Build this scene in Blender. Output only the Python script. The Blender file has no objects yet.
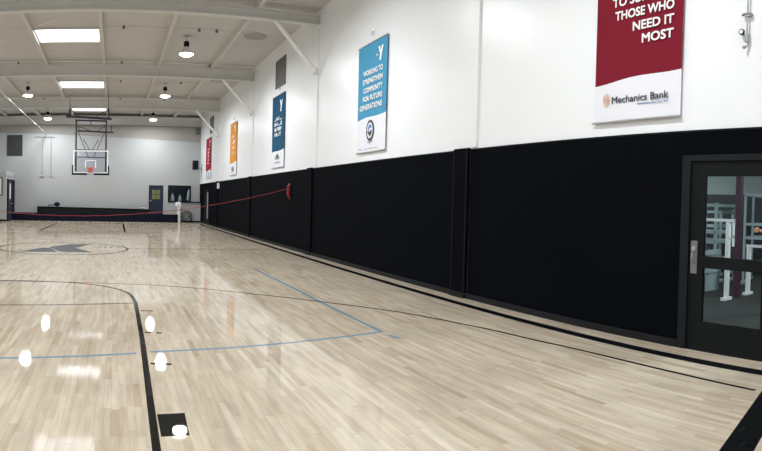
import bpy, bmesh, math, random
from mathutils import Vector, Matrix, noise
C = bpy.context.scene.collection
sc = bpy.context.scene
rnd = random.Random(7)
PI = math.pi

# ---------------------------------------------------------------- camera
F = 583.1
cam = bpy.data.cameras.new('camera'); cam_o = bpy.data.objects.new('camera', cam); C.objects.link(cam_o)
cam.type = 'PANO'; cam.panorama_type = 'CENTRAL_CYLINDRICAL'
cam.central_cylindrical_radius = 1.0
cam.central_cylindrical_range_u_min = -381 / F
cam.central_cylindrical_range_u_max = 381 / F
cam.central_cylindrical_range_v_min = -(451 - 214.365) / F
cam.central_cylindrical_range_v_max = 214.365 / F
cam.clip_start = 0.05; cam.clip_end = 200
yaw, pitch, roll = (381 - 113.8934) / F, .0206, -.0257
Ry = Matrix(((math.cos(yaw), -math.sin(yaw), 0), (math.sin(yaw), math.cos(yaw), 0), (0, 0, 1)))
Rp = Matrix(((1, 0, 0), (0, math.cos(pitch), -math.sin(pitch)), (0, math.sin(pitch), math.cos(pitch))))
Rr = Matrix(((math.cos(roll), 0, -math.sin(roll)), (0, 1, 0), (math.sin(roll), 0, math.cos(roll))))
R = Rr @ Rp @ Ry                       # world -> (right, forward, up)
right, fwd, up = R[0], R[1], R[2]
M3 = Matrix((right, up, -fwd)).transposed()
cam_o.matrix_world = Matrix.Translation((0, 0, 1.5386)) @ M3.to_4x4()
sc.camera = cam_o

# ---------------------------------------------------------------- world, exposure
w = bpy.data.worlds.new('world'); sc.world = w; w.use_nodes = True
w.node_tree.nodes['Background'].inputs[0].default_value = (.6, .7, .8, 1)
w.node_tree.nodes['Background'].inputs[1].default_value = .05
sc.view_settings.view_transform = 'Standard'; sc.view_settings.look = 'None'
sc.view_settings.gamma = 1; sc.view_settings.use_curve_mapping = False
sc.view_settings.exposure = -0.75
LAMP_W = 350.0          # one high bay lamp
SKY_E = 7.0            # daylight through a skylight panel
GYM_W = 190.0            # lamps of the weight room
sc.cycles.max_bounces = 8; sc.cycles.diffuse_bounces = 5; sc.cycles.sample_clamp_indirect = 6
sc.cycles.use_denoising = True

# ---------------------------------------------------------------- materials
def srgb(c):
    if isinstance(c, str):
        c = [int(c[i:i + 2], 16) / 255 for i in (0, 2, 4)]
    return tuple(x / 12.92 if x <= .04045 else ((x + .055) / 1.055) ** 2.4 for x in c) + (1,)
def mat(name, col, rough=.6, metal=0, spec=.5, var=0, scale=6, bump=0, bscale=40, emit=None, es=0, trans=0):
    m = bpy.data.materials.new(name); m.use_nodes = True; nt = m.node_tree; b = nt.nodes['Principled BSDF']
    c = srgb(col) if isinstance(col, str) else tuple(col) + (1,)
    b.inputs['Base Color'].default_value = c; b.inputs['Roughness'].default_value = rough
    b.inputs['Metallic'].default_value = metal; b.inputs['Specular IOR Level'].default_value = spec
    tc = nt.nodes.new('ShaderNodeTexCoord')
    n = nt.nodes.new('ShaderNodeTexNoise'); n.inputs['Scale'].default_value = scale; n.inputs['Detail'].default_value = 4
    nt.links.new(tc.outputs['Object'], n.inputs['Vector'])
    mx = nt.nodes.new('ShaderNodeMix'); mx.data_type = 'RGBA'
    mx.inputs[6].default_value = tuple(x * (1 - var) for x in c[:3]) + (1,)
    mx.inputs[7].default_value = tuple(min(1, x * (1 + var)) for x in c[:3]) + (1,)
    nt.links.new(n.outputs['Fac'], mx.inputs[0]); nt.links.new(mx.outputs[2], b.inputs['Base Color'])
    if bump:
        n2 = nt.nodes.new('ShaderNodeTexNoise'); n2.inputs['Scale'].default_value = bscale
        nt.links.new(tc.outputs['Object'], n2.inputs['Vector'])
        bp = nt.nodes.new('ShaderNodeBump'); bp.inputs['Strength'].default_value = bump; bp.inputs['Distance'].default_value = .02
        nt.links.new(n2.outputs['Fac'], bp.inputs['Height']); nt.links.new(bp.outputs[0], b.inputs['Normal'])
    if emit is not None:
        b.inputs['Emission Color'].default_value = srgb(emit); b.inputs['Emission Strength'].default_value = es
    return m
M = {}
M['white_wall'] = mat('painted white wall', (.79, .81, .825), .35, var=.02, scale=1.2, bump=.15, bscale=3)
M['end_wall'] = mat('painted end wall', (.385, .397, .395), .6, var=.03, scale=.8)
M['end_upper'] = mat('shaded beige upper wall', (.31, .30, .27), .7, var=.05, scale=1)  # beige darkened for the shade on the wall below the end beam
M['ceiling'] = mat('warm white ceiling', (.54, .525, .505), .8, var=.05, scale=.6)
M['steel'] = mat('cream painted steel', (.60, .595, .57), .5, var=.05, scale=1.5)
M['purlin'] = mat('painted purlin', (.58, .56, .53), .55, var=.05)
M['pad'] = mat('black vinyl pad', (.0022, .0028, .0042), .85, spec=.03, var=.25, scale=1.5, bump=.1, bscale=4)
M['pad_edge'] = mat('black vinyl edge', (.005, .006, .0075), .7, spec=.08, var=.1)
M['base'] = mat('dark rubber base', (.009, .011, .011), .6, spec=.12, var=.1)
M['navy'] = mat('navy vinyl', (.006, .007, .017), .7, spec=.1, var=.1)
M['navy_door'] = mat('navy door paint', (.018, .026, .05), .6, spec=.2, var=.05)
M['black'] = mat('black paint', (.007, .008, .010), .6, spec=.15, var=.1)
M['black_door'] = mat('black door paint', (.005, .0065, .0075), .6, spec=.12, var=.1)
M['frame'] = mat('dark frame paint', (.008, .010, .012), .6, spec=.12, var=.1)
M['lock_steel'] = mat('worn steel plate', (.20, .20, .195), .45, metal=.6, var=.1, scale=20)
M['steel_plate'] = mat('brushed steel', (.45, .45, .45), .35, metal=.9, var=.08, scale=20)
M['pipe'] = mat('grey pipe', (.35, .36, .37), .4, metal=.4, var=.05)
M['white_paint'] = mat('white paint', (.8, .8, .8), .4, var=.02)
M['gloss_white'] = mat('gloss grey enamel', (.42, .42, .42), .2, var=.02)
M['white_vinyl'] = mat('white vinyl', (.74, .75, .80), .6, spec=.2, var=.02)
M['grey_vent'] = mat('grey louvre', (.14, .14, .135), .6, var=.1)
M['dark_vent'] = mat('dark louvre', (.035, .037, .04), .6, var=.1)
M['disc'] = mat('grey ceiling disc', (.36, .345, .31), .7, var=.05)
M['maroon'] = mat('maroon vinyl', (.18, .009, .022), .75, spec=.12, var=.05)
M['light_blue'] = mat('light blue vinyl', (.065, .28, .45), .75, spec=.12, var=.04)
M['deep_blue'] = mat('deep teal blue vinyl', (.010, .075, .15), .75, spec=.12, var=.04)
M['orange'] = mat('orange vinyl', (.62, .25, .035), .75, spec=.12, var=.04)
M['red'] = mat('crimson vinyl', (.33, .008, .028), .75, spec=.12, var=.04)
M['print'] = mat('white print', (.85, .85, .85), .5)
M['ink'] = mat('dark print', (.03, .028, .05), .5)
M['ink_grey'] = mat('grey print', (.25, .25, .3), .5)
M['ink_gold'] = mat('gold print', (.65, .28, .08), .5)
M['ink_blue'] = mat('blue print', (.10, .2, .45), .5)
M['ink_green'] = mat('green print', (.12, .25, .12), .5)
M['red_rope'] = mat('red strap', (.30, .015, .022), .5, var=.1)
M['rim'] = mat('orange rim', (.75, .09, .03), .4)
M['bb_steel'] = mat('dark indigo steel', (.02, .02, .035), .45, var=.1)
M['lamp_alu'] = mat('lamp aluminium', (.75, .75, .75), .45, metal=.2)
M['lens'] = mat('lamp lens', (1, 1, 1), .3, emit='FFFFFF', es=40)
M['sky'] = mat('skylight panel', (.9, .95, 1), .4, emit='F2F5FF', es=SKY_E)
M['yellow_glass'] = mat('dull yellow pane', (.16, .17, .06), .2, var=.3, scale=3)
M['fan'] = mat('dark fan metal', (.05, .055, .06), .45, metal=.3)
M['rubber_floor'] = mat('grey rubber floor', (.034, .037, .036), .7, spec=.1, var=.15, scale=8)
M['rack_white'] = mat('white rack enamel', (.88, .88, .87), .35)
M['rack_grey'] = mat('grey rack enamel', (.36, .45, .47), .4)
M['plum'] = mat('plum paint', (.045, .012, .03), .45)
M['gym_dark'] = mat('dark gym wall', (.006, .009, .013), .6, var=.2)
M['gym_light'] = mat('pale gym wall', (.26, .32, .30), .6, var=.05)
M['skin'] = mat('skin', (.62, .30, .17), .5, var=.06)
M['hair'] = mat('brown hair', (.04, .022, .014), .6)
M['red_shirt'] = mat('red shirt', (.30, .03, .04), .8, var=.1)
M['shorts'] = mat('black cloth', (.015, .016, .02), .8)
M['paper'] = mat('notice paper', (.7, .72, .74), .6, var=.2, scale=5)

def glass_mat(name, tint, fac=.9):
    m = bpy.data.materials.new(name); m.use_nodes = True; nt = m.node_tree; nt.nodes.clear()
    o = nt.nodes.new('ShaderNodeOutputMaterial'); mx = nt.nodes.new('ShaderNodeMixShader')
    t = nt.nodes.new('ShaderNodeBsdfTransparent'); t.inputs[0].default_value = tuple(tint) + (1,)
    g = nt.nodes.new('ShaderNodeBsdfGlossy'); g.inputs['Roughness'].default_value = .03
    fr = nt.nodes.new('ShaderNodeFresnel'); fr.inputs[0].default_value = 1.2
    nt.links.new(fr.outputs[0], mx.inputs[0]); nt.links.new(t.outputs[0], mx.inputs[1]); nt.links.new(g.outputs[0], mx.inputs[2])
    nt.links.new(mx.outputs[0], o.inputs[0]); return m
M['glass'] = glass_mat('clear glass', (.86, .9, .9))
M['bb_glass'] = glass_mat('backboard glass', (.88, .9, .93))

def varnish(nt, colour, rough, ior=1.34):
    N = nt.nodes.new; Lk = nt.links.new
    out = [n for n in nt.nodes if n.type == 'OUTPUT_MATERIAL'][0]
    for n in [n for n in nt.nodes if n.type == 'BSDF_PRINCIPLED']: nt.nodes.remove(n)
    d = N('ShaderNodeBsdfDiffuse'); g = N('ShaderNodeBsdfGlossy'); g.distribution = 'BECKMANN'
    fr = N('ShaderNodeFresnel'); fr.inputs[0].default_value = ior; mx = N('ShaderNodeMixShader')
    if isinstance(colour, tuple): d.inputs[0].default_value = colour + (1,)
    else: Lk(colour, d.inputs[0])
    if isinstance(rough, float): g.inputs['Roughness'].default_value = rough
    else: Lk(rough, g.inputs['Roughness'])
    g.inputs['Color'].default_value = (1, 1, 1, 1)
    fm = N('ShaderNodeMath'); fm.operation = 'MULTIPLY'; fm.inputs[1].default_value = .72; Lk(fr.outputs[0], fm.inputs[0])
    Lk(fm.outputs[0], mx.inputs[0]); Lk(d.outputs[0], mx.inputs[1]); Lk(g.outputs[0], mx.inputs[2]); Lk(mx.outputs[0], out.inputs[0])
def court_paint(name, c):
    m = bpy.data.materials.new(name); m.use_nodes = True; varnish(m.node_tree, c, .04); return m
M['court_black'] = court_paint('black court paint', (.006, .007, .008))
M['court_brown'] = court_paint('brown court paint', (.06, .035, .022))
M['court_blue'] = court_paint('light blue court paint', (.17, .27, .36))
M['court_grey'] = court_paint('slate court paint', (.03, .042, .048))
def floor_mat():
    m = bpy.data.materials.new('maple strip floor'); m.use_nodes = True; nt = m.node_tree; b = nt.nodes['Principled BSDF']
    N = nt.nodes.new; Lk = nt.links.new
    def mth(op, a, bb=None):
        n = N('ShaderNodeMath'); n.operation = op
        for i, v in enumerate((a, bb)):
            if v is None: continue
            if isinstance(v, (int, float)): n.inputs[i].default_value = v
            else: Lk(v, n.inputs[i])
        return n.outputs[0]
    tc = N('ShaderNodeTexCoord'); sp = N('ShaderNodeSeparateXYZ'); Lk(tc.outputs['Object'], sp.inputs[0])
    x = mth('DIVIDE', sp.outputs[0], .057); row = mth('FLOOR', x)
    wn = N('ShaderNodeTexWhiteNoise'); wn.noise_dimensions = '1D'; Lk(row, wn.inputs['W'])
    wl = N('ShaderNodeTexWhiteNoise'); wl.noise_dimensions = '1D'; Lk(mth('ADD', row, 91.7), wl.inputs['W'])
    y = mth('DIVIDE', mth('ADD', sp.outputs[1], mth('MULTIPLY', wn.outputs['Value'], 7.3)), mth('ADD', .45, mth('MULTIPLY', wl.outputs['Value'], .7)))
    col = mth('FLOOR', y)
    cb = N('ShaderNodeCombineXYZ'); Lk(row, cb.inputs[0]); Lk(col, cb.inputs[1])
    w2 = N('ShaderNodeTexWhiteNoise'); w2.noise_dimensions = '2D'; Lk(cb.outputs[0], w2.inputs['Vector'])
    rp = N('ShaderNodeValToRGB'); e = rp.color_ramp.elements
    e[0].position = 0; e[0].color = (.44, .355, .255, 1)
    e[1].position = 1; e[1].color = (.60, .525, .415, 1)
    for p, c in ((.06, (.50, .415, .31)), (.3, (.535, .45, .345)), (.7, (.56, .48, .372))):
        k = rp.color_ramp.elements.new(p); k.color = c + (1,)
    Lk(w2.outputs['Value'], rp.inputs[0])
    # grain streaks along the boards
    mp = N('ShaderNodeMapping'); mp.inputs['Scale'].default_value = (9, .8, 1); Lk(tc.outputs['Object'], mp.inputs[0])
    gn = N('ShaderNodeTexNoise'); gn.inputs['Scale'].default_value = 2.2; gn.inputs['Detail'].default_value = 5; Lk(mp.outputs[0], gn.inputs['Vector'])
    gr = N('ShaderNodeMapRange'); gr.inputs[1].default_value = .3; gr.inputs[2].default_value = .75; gr.inputs[3].default_value = .80; gr.inputs[4].default_value = 1.08
    Lk(gn.outputs['Fac'], gr.inputs[0])
    # seams
    fx = mth('FRACT', x); s1 = mth('LESS_THAN', fx, .035); fy = mth('FRACT', y); s2 = mth('LESS_THAN', fy, .006)
    seam = mth('SUBTRACT', 1, mth('MULTIPLY', mth('MAXIMUM', s1, s2), .28))
    bn = N('ShaderNodeTexNoise'); bn.inputs['Scale'].default_value = .9; bn.inputs['Detail'].default_value = 3; Lk(tc.outputs['Object'], bn.inputs['Vector'])
    br = N('ShaderNodeMapRange'); br.inputs[1].default_value = .3; br.inputs[2].default_value = .7; br.inputs[3].default_value = .90; br.inputs[4].default_value = 1.08; Lk(bn.outputs['Fac'], br.inputs[0])
    fac = mth('MULTIPLY', mth('MULTIPLY', gr.outputs[0], seam), br.outputs[0])
    vm = N('ShaderNodeVectorMath'); vm.operation = 'SCALE'; Lk(rp.outputs[0], vm.inputs[0]); Lk(fac, vm.inputs['Scale'])
    n3 = N('ShaderNodeTexNoise'); n3.inputs['Scale'].default_value = .8; Lk(tc.outputs['Object'], n3.inputs['Vector'])
    rr = N('ShaderNodeMapRange'); rr.inputs[3].default_value = .055; rr.inputs[4].default_value = .07; Lk(n3.outputs['Fac'], rr.inputs[0])
    geo = N('ShaderNodeNewGeometry'); vs = N('ShaderNodeVectorMath'); vs.operation = 'SUBTRACT'; Lk(w2.outputs['Color'], vs.inputs[0]); vs.inputs[1].default_value = (.5, .5, .5)
    v2 = N('ShaderNodeVectorMath'); v2.operation = 'MULTIPLY'; Lk(vs.outputs[0], v2.inputs[0]); v2.inputs[1].default_value = (.003, .003, 0)
    v3 = N('ShaderNodeVectorMath'); v3.operation = 'ADD'; Lk(geo.outputs['Normal'], v3.inputs[0]); Lk(v2.outputs[0], v3.inputs[1])
    v4 = N('ShaderNodeVectorMath'); v4.operation = 'NORMALIZE'; Lk(v3.outputs[0], v4.inputs[0])
    varnish(nt, vm.outputs[0], rr.outputs[0])
    Lk(v4.outputs[0], [n for n in nt.nodes if n.type == 'BSDF_GLOSSY'][0].inputs['Normal'])
    return m
M['floor'] = floor_mat()

# ---------------------------------------------------------------- mesh helpers
class MB:
    def __init__(s): s.bm = bmesh.new()
    def box(s, x0, x1, y0, y1, z0, z1, bev=0):
        m = Matrix.Translation(((x0 + x1) / 2, (y0 + y1) / 2, (z0 + z1) / 2)) @ Matrix.Diagonal((abs(x1 - x0), abs(y1 - y0), abs(z1 - z0), 1))
        r = bmesh.ops.create_cube(s.bm, size=1, matrix=m)
        if bev:
            ed = list({e for v in r['verts'] for e in v.link_edges})
            bmesh.ops.bevel(s.bm, geom=ed, offset=bev, segments=2, affect='EDGES', profile=.5)
        return s
    def tube(s, a, b, r, r2=None, n=10):
        a, b = Vector(a), Vector(b); d = b - a
        q = d.to_track_quat('Z', 'Y').to_matrix().to_4x4()
        bmesh.ops.create_cone(s.bm, cap_ends=True, segments=n, radius1=r, radius2=r if r2 is None else r2, depth=d.length, matrix=Matrix.Translation((a + b) / 2) @ q)
        return s
    def path(s, pts, r, n=6, closed=False):
        pts = [Vector(p) for p in pts]; k = len(pts); rings = []
        for i, p in enumerate(pts):
            d = (pts[(i + 1) % k] - pts[i - 1]) if closed else (pts[min(i + 1, k - 1)] - pts[max(i - 1, 0)])
            d.normalize(); u = d.cross(Vector((0, 0, 1)))
            if u.length < .05: u = d.cross(Vector((0, 1, 0)))
            u.normalize(); v = d.cross(u)
            rings.append([s.bm.verts.new(p + (u * math.cos(2 * PI * j / n) + v * math.sin(2 * PI * j / n)) * r) for j in range(n)])
        for i in range(k if closed else k - 1):
            A, B = rings[i], rings[(i + 1) % k]
            for j in range(n): s.bm.faces.new((A[j], A[(j + 1) % n], B[(j + 1) % n], B[j]))
        if not closed:
            s.bm.faces.new(rings[0][::-1]); s.bm.faces.new(rings[-1])
        return s
    def lathe(s, prof, c=(0, 0, 0), n=24, axis='Z'):
        rings = []
        for r, z in prof:
            ring = []
            for j in range(n):
                a = 2 * PI * j / n; p = Vector((r * math.cos(a), r * math.sin(a), z))
                if axis == 'Y': p = Vector((p.x, z, p.y))
                if axis == 'X': p = Vector((z, p.x, p.y))
                ring.append(s.bm.verts.new(p + Vector(c)))
            rings.append(ring)
        for A, B in zip(rings, rings[1:]):
            for j in range(n): s.bm.faces.new((A[j], A[(j + 1) % n], B[(j + 1) % n], B[j]))
        s.bm.faces.new(rings[0][::-1]); s.bm.faces.new(rings[-1]); return s
    def prism(s, pts, d):           # polygon pts (3D) pushed along vector d
        d = Vector(d); A = [s.bm.verts.new(p) for p in pts]; B = [s.bm.verts.new(Vector(p) + d) for p in pts]
        s.bm.faces.new(A[::-1]); s.bm.faces.new(B); n = len(A)
        for i in range(n): s.bm.faces.new((A[i], A[(i + 1) % n], B[(i + 1) % n], B[i]))
        return s
    def ball(s, c, r, sz=(1, 1, 1), n=16):
        bmesh.ops.create_uvsphere(s.bm, u_segments=n, v_segments=n // 2 + 2, radius=r, matrix=Matrix.Translation(c) @ Matrix.Diagonal((*sz, 1))); return s
    def build(s, name, m, parent=None, smooth=False, **kw):
        bmesh.ops.recalc_face_normals(s.bm, faces=s.bm.faces)
        me = bpy.data.meshes.new(name); s.bm.to_mesh(me); s.bm.free()
        me.materials.append(M[m] if isinstance(m, str) else m)
        if smooth:
            for p in me.polygons: p.use_smooth = True
            try: me.set_sharp_from_angle(angle=math.radians(40))
            except Exception: pass
        o = bpy.data.objects.new(name, me); C.objects.link(o)
        if parent:
            o.parent = parent; o.matrix_parent_inverse = Matrix.Translation(-Vector(parent.location)) if not parent.parent else parent.matrix_parent_inverse
        for k, v in kw.items(): o[k] = v
        return o
def thing(name, loc, label, cat, group=None):
    o = bpy.data.objects.new(name, None); C.objects.link(o); o.location = loc; o.empty_display_size = .2
    o['label'] = label; o['category'] = cat
    if group: o['group'] = group
    return o
def tag(o, label, cat, group=None):
    o['label'] = label; o['category'] = cat
    if group: o['group'] = group
    return o
def struct(name, mb, m, smooth=False, **kw):
    o = mb.build(name, m, smooth=smooth, **kw); o['kind'] = 'structure'; return o
def dup(o, delta, label=None, parent=None):
    c = o.copy(); C.objects.link(c)
    if parent is None:
        c.location = Vector(o.location) + Vector(delta)
    else:
        c.parent = parent
    for ch in list(o.children):
        k = ch.copy(); C.objects.link(k); k.parent = c
        for g in list(ch.children):
            q = g.copy(); C.objects.link(q); q.parent = k
    if label: c['label'] = label
    return c
# parts are modelled in coordinates local to their thing: build at local coords, parent, no inverse
def part(mb, name, m, parent, smooth=False, **kw):
    o = mb.build(name, m, smooth=smooth, **kw); o.parent = parent; return o

W = 5.468      # face of the wall pads
WW = 5.49      # face of the white wall
L = 37.09
H = 6.8
XL = -8.5
YB = -6.0

# ================================================================ setting
fl = struct('floor', MB().box(XL - .2, 5.68, YB - .2, L + .2, -.1, 0), 'floor')
struct('ceiling', MB().box(XL - .2, 5.9, YB - .2, L + .2, H, H + .12), 'ceiling')
DY0, DY1, DZ = 2.42, 3.71, 2.17         # right door opening
mb = MB(); mb.box(WW, 5.68, YB, DY0, 0, H).box(WW, 5.68, DY1, L + .2, 0, H).box(WW, 5.68, DY0, DY1, DZ, H)
struct('wall_right', mb, 'white_wall')
struct('wall_left', MB().box(XL - .2, XL, YB, L + .2, 0, H), 'white_wall')
struct('wall_back', MB().box(XL - .2, 5.9, YB - .2, YB, 0, H), 'white_wall')
# end wall with window and door openings
mb = MB(); y0, y1 = L, L + .2
WX0, WX1, WZ0, WZ1 = 3.44, 4.88, 1.26, 2.32
DX0, DX1, DDZ = 2.20, 3.12, 2.32
mb.box(XL, DX0, y0, y1, 0, 5.1).box(DX0, DX1, y0, y1, DDZ, 5.1).box(DX1, WX0, y0, y1, 0, 5.1)
mb.box(WX0, WX1, y0, y1, 0, WZ0).box(WX0, WX1, y0, y1, WZ1, 5.1).box(WX1, WW, y0, y1, 0, 5.1)
mb.prism([(XL, y0, 5.1), (WW, y0, 5.1), (XL, y0, 5.66)], (0, .2, 0))
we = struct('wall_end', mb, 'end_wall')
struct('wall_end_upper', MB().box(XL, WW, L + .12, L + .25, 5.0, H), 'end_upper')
struct('baseboard_right', MB().box(W - .035, W + .02, DY1 + .001, L, 0, .085, .008).box(W - .035, W + .02, YB, DY0 - .06, 0, .085, .008), 'base')
struct('baseboard_end', MB().box(3.99, WW, L - .5, L - .46, 0, .1), 'base')

# corner room with its blue door
bx, by = -6.45, 34.3
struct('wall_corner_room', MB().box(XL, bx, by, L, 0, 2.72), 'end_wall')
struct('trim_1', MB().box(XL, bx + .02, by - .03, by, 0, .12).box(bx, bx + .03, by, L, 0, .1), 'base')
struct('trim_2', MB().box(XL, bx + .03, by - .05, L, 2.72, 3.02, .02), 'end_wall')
d = thing('door_4', (bx, 35.9, 0), 'x', 'x'); del d['label'], d['category']; d['kind'] = 'structure'
part(MB().box(0, .05, -1.25, 1.1, 0, 2.56), 'door_frame', 'frame', d)
part(MB().box(.05, .09, -1.15, -.1, .02, 2.5), 'door_leaf', 'navy_door', d)
part(MB().box(.05, .09, -.08, 1.05, .02, 2.5), 'door_leaf', 'navy', d)
part(MB().box(.09, .10, -.85, -.45, 1.35, 2.3), 'door_window', 'paper', d)
part(MB().tube((.09, -.2, 1.05), (.16, -.2, 1.05), .04), 'door_handle', 'steel_plate', d)

# ---- painted lines of the floor
Z1 = .0015
def line_poly(pts, w, closed=False):
    mb = MB(); P = [Vector((x, y, 0)) for x, y in pts]; k = len(P); Lf, Rt = [], []
    for i, p in enumerate(P):
        dd = (P[(i + 1) % k] - P[i - 1]) if closed else (P[min(i + 1, k - 1)] - P[max(i - 1, 0)])
        dd.normalize(); nn = Vector((-dd.y, dd.x, 0)) * w / 2
        Lf.append(p + nn); Rt.append(p - nn)
    def v(p, z): return mb.bm.verts.new((p.x, p.y, z))
    Lt = [v(p, Z1) for p in Lf]; Rtv = [v(p, Z1) for p in Rt]; Lb = [v(p, 0) for p in Lf]; Rb = [v(p, 0) for p in Rt]
    for i in range(k if closed else k - 1):
        j = (i + 1) % k
        mb.bm.faces.new((Lt[i], Rtv[i], Rtv[j], Lt[j])); mb.bm.faces.new((Lb[i], Lb[j], Rb[j], Rb[i]))
        mb.bm.faces.new((Lb[i], Lt[i], Lt[j], Lb[j])); mb.bm.faces.new((Rb[i], Rb[j], Rtv[j], Rtv[i]))
    return mb
def smooth_pts(pts, sub=6):
    out = []; n = len(pts)
    for i in range(n - 1):
        p0, p1, p2, p3 = (Vector(pts[max(i - 1, 0)]), Vector(pts[i]), Vector(pts[i + 1]), Vector(pts[min(i + 2, n - 1)]))
        for s in range(sub):
            t = s / sub
            q = .5 * ((2 * p1) + (-p0 + p2) * t + (2 * p0 - 5 * p1 + 4 * p2 - p3) * t * t + (-p0 + 3 * p1 - 3 * p2 + p3) * t ** 3)
            out.append(tuple(q))
    out.append(tuple(pts[-1])); return out
cx = -1.5
part(line_poly([(5.085, 1.9), (5.085, 34)], .165), 'sideline', 'court_black', fl)
part(line_poly([(-8.05, 1.9), (-8.05, 34)], .1), 'sideline', 'court_black', fl)
part(line_poly([(5.1, 2.22), (4.55, 2.09), (3.0, 1.69), (-1, 1.0)], .215), 'baseline', 'court_black', fl)
part(line_poly([(-8.05, 33.6), (5.1, 33.6)], .06), 'baseline', 'court_black', fl)
tp = [(4.55, 2.26), (4.585, 3.3), (4.56, 4.3), (4.47, 5.0), (4.31, 5.95), (3.83, 7.3), (2.9, 8.55), (2.21, 9.22), (1.5, 9.8), (.65, 10.2), (-.3, 10.36), (-1, 10.38), (-2.03, 10.28), (-3.2, 9.9), (-4.6, 8.9), (-6, 7.2)]
part(line_poly(smooth_pts(tp), .042), 'three_point_line', 'court_black', fl)
tf = [(x, 35.2 - y) for x, y in tp]
part(line_poly(smooth_pts(tf), .06), 'three_point_line', 'court_brown', fl)
part(line_poly([(.24, 2.0), (.28, 3.5), (.325, 6.24), (.335, 8.45), (.30, 8.99)], .055), 'lane_line', 'court_black', fl)
part(line_poly([(-3.3, 2.0), (-3.3, 8.4)], .055), 'lane_line', 'court_black', fl)
arc = [(.30, 8.95), (.27, 9.2), (.17, 9.52), (-.02, 9.84), (-.22, 10.05), (-.5, 10.24), (-.9, 10.38), (-1.5, 10.43), (-2.2, 10.3), (-2.9, 9.8), (-3.25, 9.1), (-3.3, 8.4)]
part(line_poly(smooth_pts(arc), .055), 'free_throw_circle', 'court_black', fl)
part(line_poly([(.31, 8.44), (-1.56, 8.02), (-3.3, 7.9)], .045), 'free_throw_line', 'court_brown', fl)
for px in (-3.3, .5): part(line_poly([(px, 25.9), (px + .04, 33.6)], .09), 'lane_line', 'court_black', fl)
part(line_poly([(-3.2, 25.9), (.5, 26)], .03), 'free_throw_line', 'court_brown', fl)
part(line_poly([(-8.0, 17.4), (-3.4, 17.4)], .07), 'midline', 'court_brown', fl)
part(line_poly([(.43, 17.43), (5.05, 17.47)], .07), 'midline', 'court_brown', fl)
part(line_poly([(cx + 1.92 * math.cos(a * PI / 36), 17.25 + 2.0 * math.sin(a * PI / 36)) for a in range(72)], .08, True), 'centre_circle', 'court_black', fl)
part(line_poly([(-2.2, 5.1), (-1.05, 5.38), (.24, 5.71)], .05), 'volleyball_line', 'court_blue', fl)
part(line_poly([(.38, 5.76), (1.65, 5.93), (3.09, 6.17)], .05), 'volleyball_line', 'court_blue', fl)
part(line_poly([(3.09, 6.17), (3.11, 9.3), (3.09, 12.5)], .055), 'volleyball_line', 'court_blue', fl)
part(line_poly([(3.09, 5.99), (3.13, 5.80)], .055), 'volleyball_line', 'court_blue', fl)
for x0, x1, y in ((.38, .55, 7.86), (.37, .44, 6.6), (.50, .56, 6.57), (.36, .44, 5.35), (.50, .55, 5.33)):
    part(line_poly([(x0, y + .005), (x1, y - .01)], .05 if y < 7 else .05), 'lane_mark', 'court_black' if y < 7 else 'court_brown', fl)
part(MB().prism([(.325, 4.085, 0), (.325, 3.70, 0), (.51, 3.71, 0), (.525, 4.10, 0)], (0, 0, Z1)), 'lane_block', 'court_black', fl)
# folded ribbon emblem of the centre circle
part(MB().prism([(-2.6, 15.85, 0), (-1.55, 16.05, 0), (-1.87, 17.2, 0), (-2.1, 17.25, 0)], (0, 0, Z1)), 'centre_emblem', 'court_grey', fl)
part(MB().prism([(-1.95, 17.5, 0), (-1.5, 16.15, 0), (-1.25, 16.05, 0), (-.58, 16.1, 0), (-1.16, 17.4, 0), (-.70, 18.8, 0), (-1.4, 18.7, 0)], (0, 0, Z1)), 'centre_emblem', 'court_grey', fl)
mb = MB()
for x0, x1, y in ((-.66, -.60, 17.7), (-.57, -.50, 17.72), (-.47, -.38, 17.72), (-.30, -.22, 17.74), (-.12, -.02, 17.7), (.09, .18, 17.72)):
    mb.box(x0, x1, y, y + .16, 0, Z1)
part(mb, 'centre_lettering', 'court_black', fl)
# wear scuffs on the baseline
part(MB().prism([(3.62, 1.93, Z1), (3.72, 1.93, Z1), (3.71, 1.91, Z1), (3.63, 1.915, Z1)], (0, 0, .0005)), 'tape_scrap', 'frame', fl)
part(MB().prism([(3.40, 1.80, Z1), (3.48, 1.80, Z1), (3.47, 1.785, Z1), (3.41, 1.785, Z1)], (0, 0, .0005)), 'tape_scrap', 'frame', fl)

# ================================================================ right wall: pads
FR = [7.76, 15.3, 22.85, 30.4]            # frame lines
segs = [(YB + .02, DY0 - .03), (DY1 + .02, 7.84), (8.25, 15.47), (15.82, 22.93), (23.25, 30.45), (30.7, L - .03)]
plabel = ['black wall pad behind the near side of the glazed gym door', 'wide black wall pad directly left of the glazed gym door', 'black wall pad below the light blue banner', 'black wall pad below the navy banner, where the red strap hangs',
          'black wall pad below the orange banner', 'farthest black wall pad, with a slim door light, below the crimson banner']
segs[1] = (DY1, 7.84)
for (a, b), lb in zip(segs, plabel):
    t = thing('wall_pad', (W, (a + b) / 2, 0), lb, 'wall pad', 'black pads along the right wall')
    h = (b - a) / 2
    part(MB().box(0, .02, -h, h, .08, 2.44, .006), 'pad_panel', 'pad', t)
    part(MB().box(-.008, .02, -h, h, 2.425, 2.452, .004), 'top_edge', 'pad_edge', t)
t = thing('wall_pad', (W, 3.05, DZ), 'short black wall pad directly above the glazed gym door', 'wall pad', 'black pads along the right wall')
part(MB().box(0, .02, -.665, .665, 0, 2.44 - DZ, .006), 'pad_panel', 'pad', t)
part(MB().box(-.008, .02, -.665, .665, 2.425 - DZ, 2.452 - DZ, .004), 'top_edge', 'pad_edge', t)
clabel = ['black padded column cover between the glazed door and the light blue banner', 'black padded column cover between the light blue and navy banners', 'black padded column cover between the navy and orange banners', 'black padded column cover between the orange and crimson banners']
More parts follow.
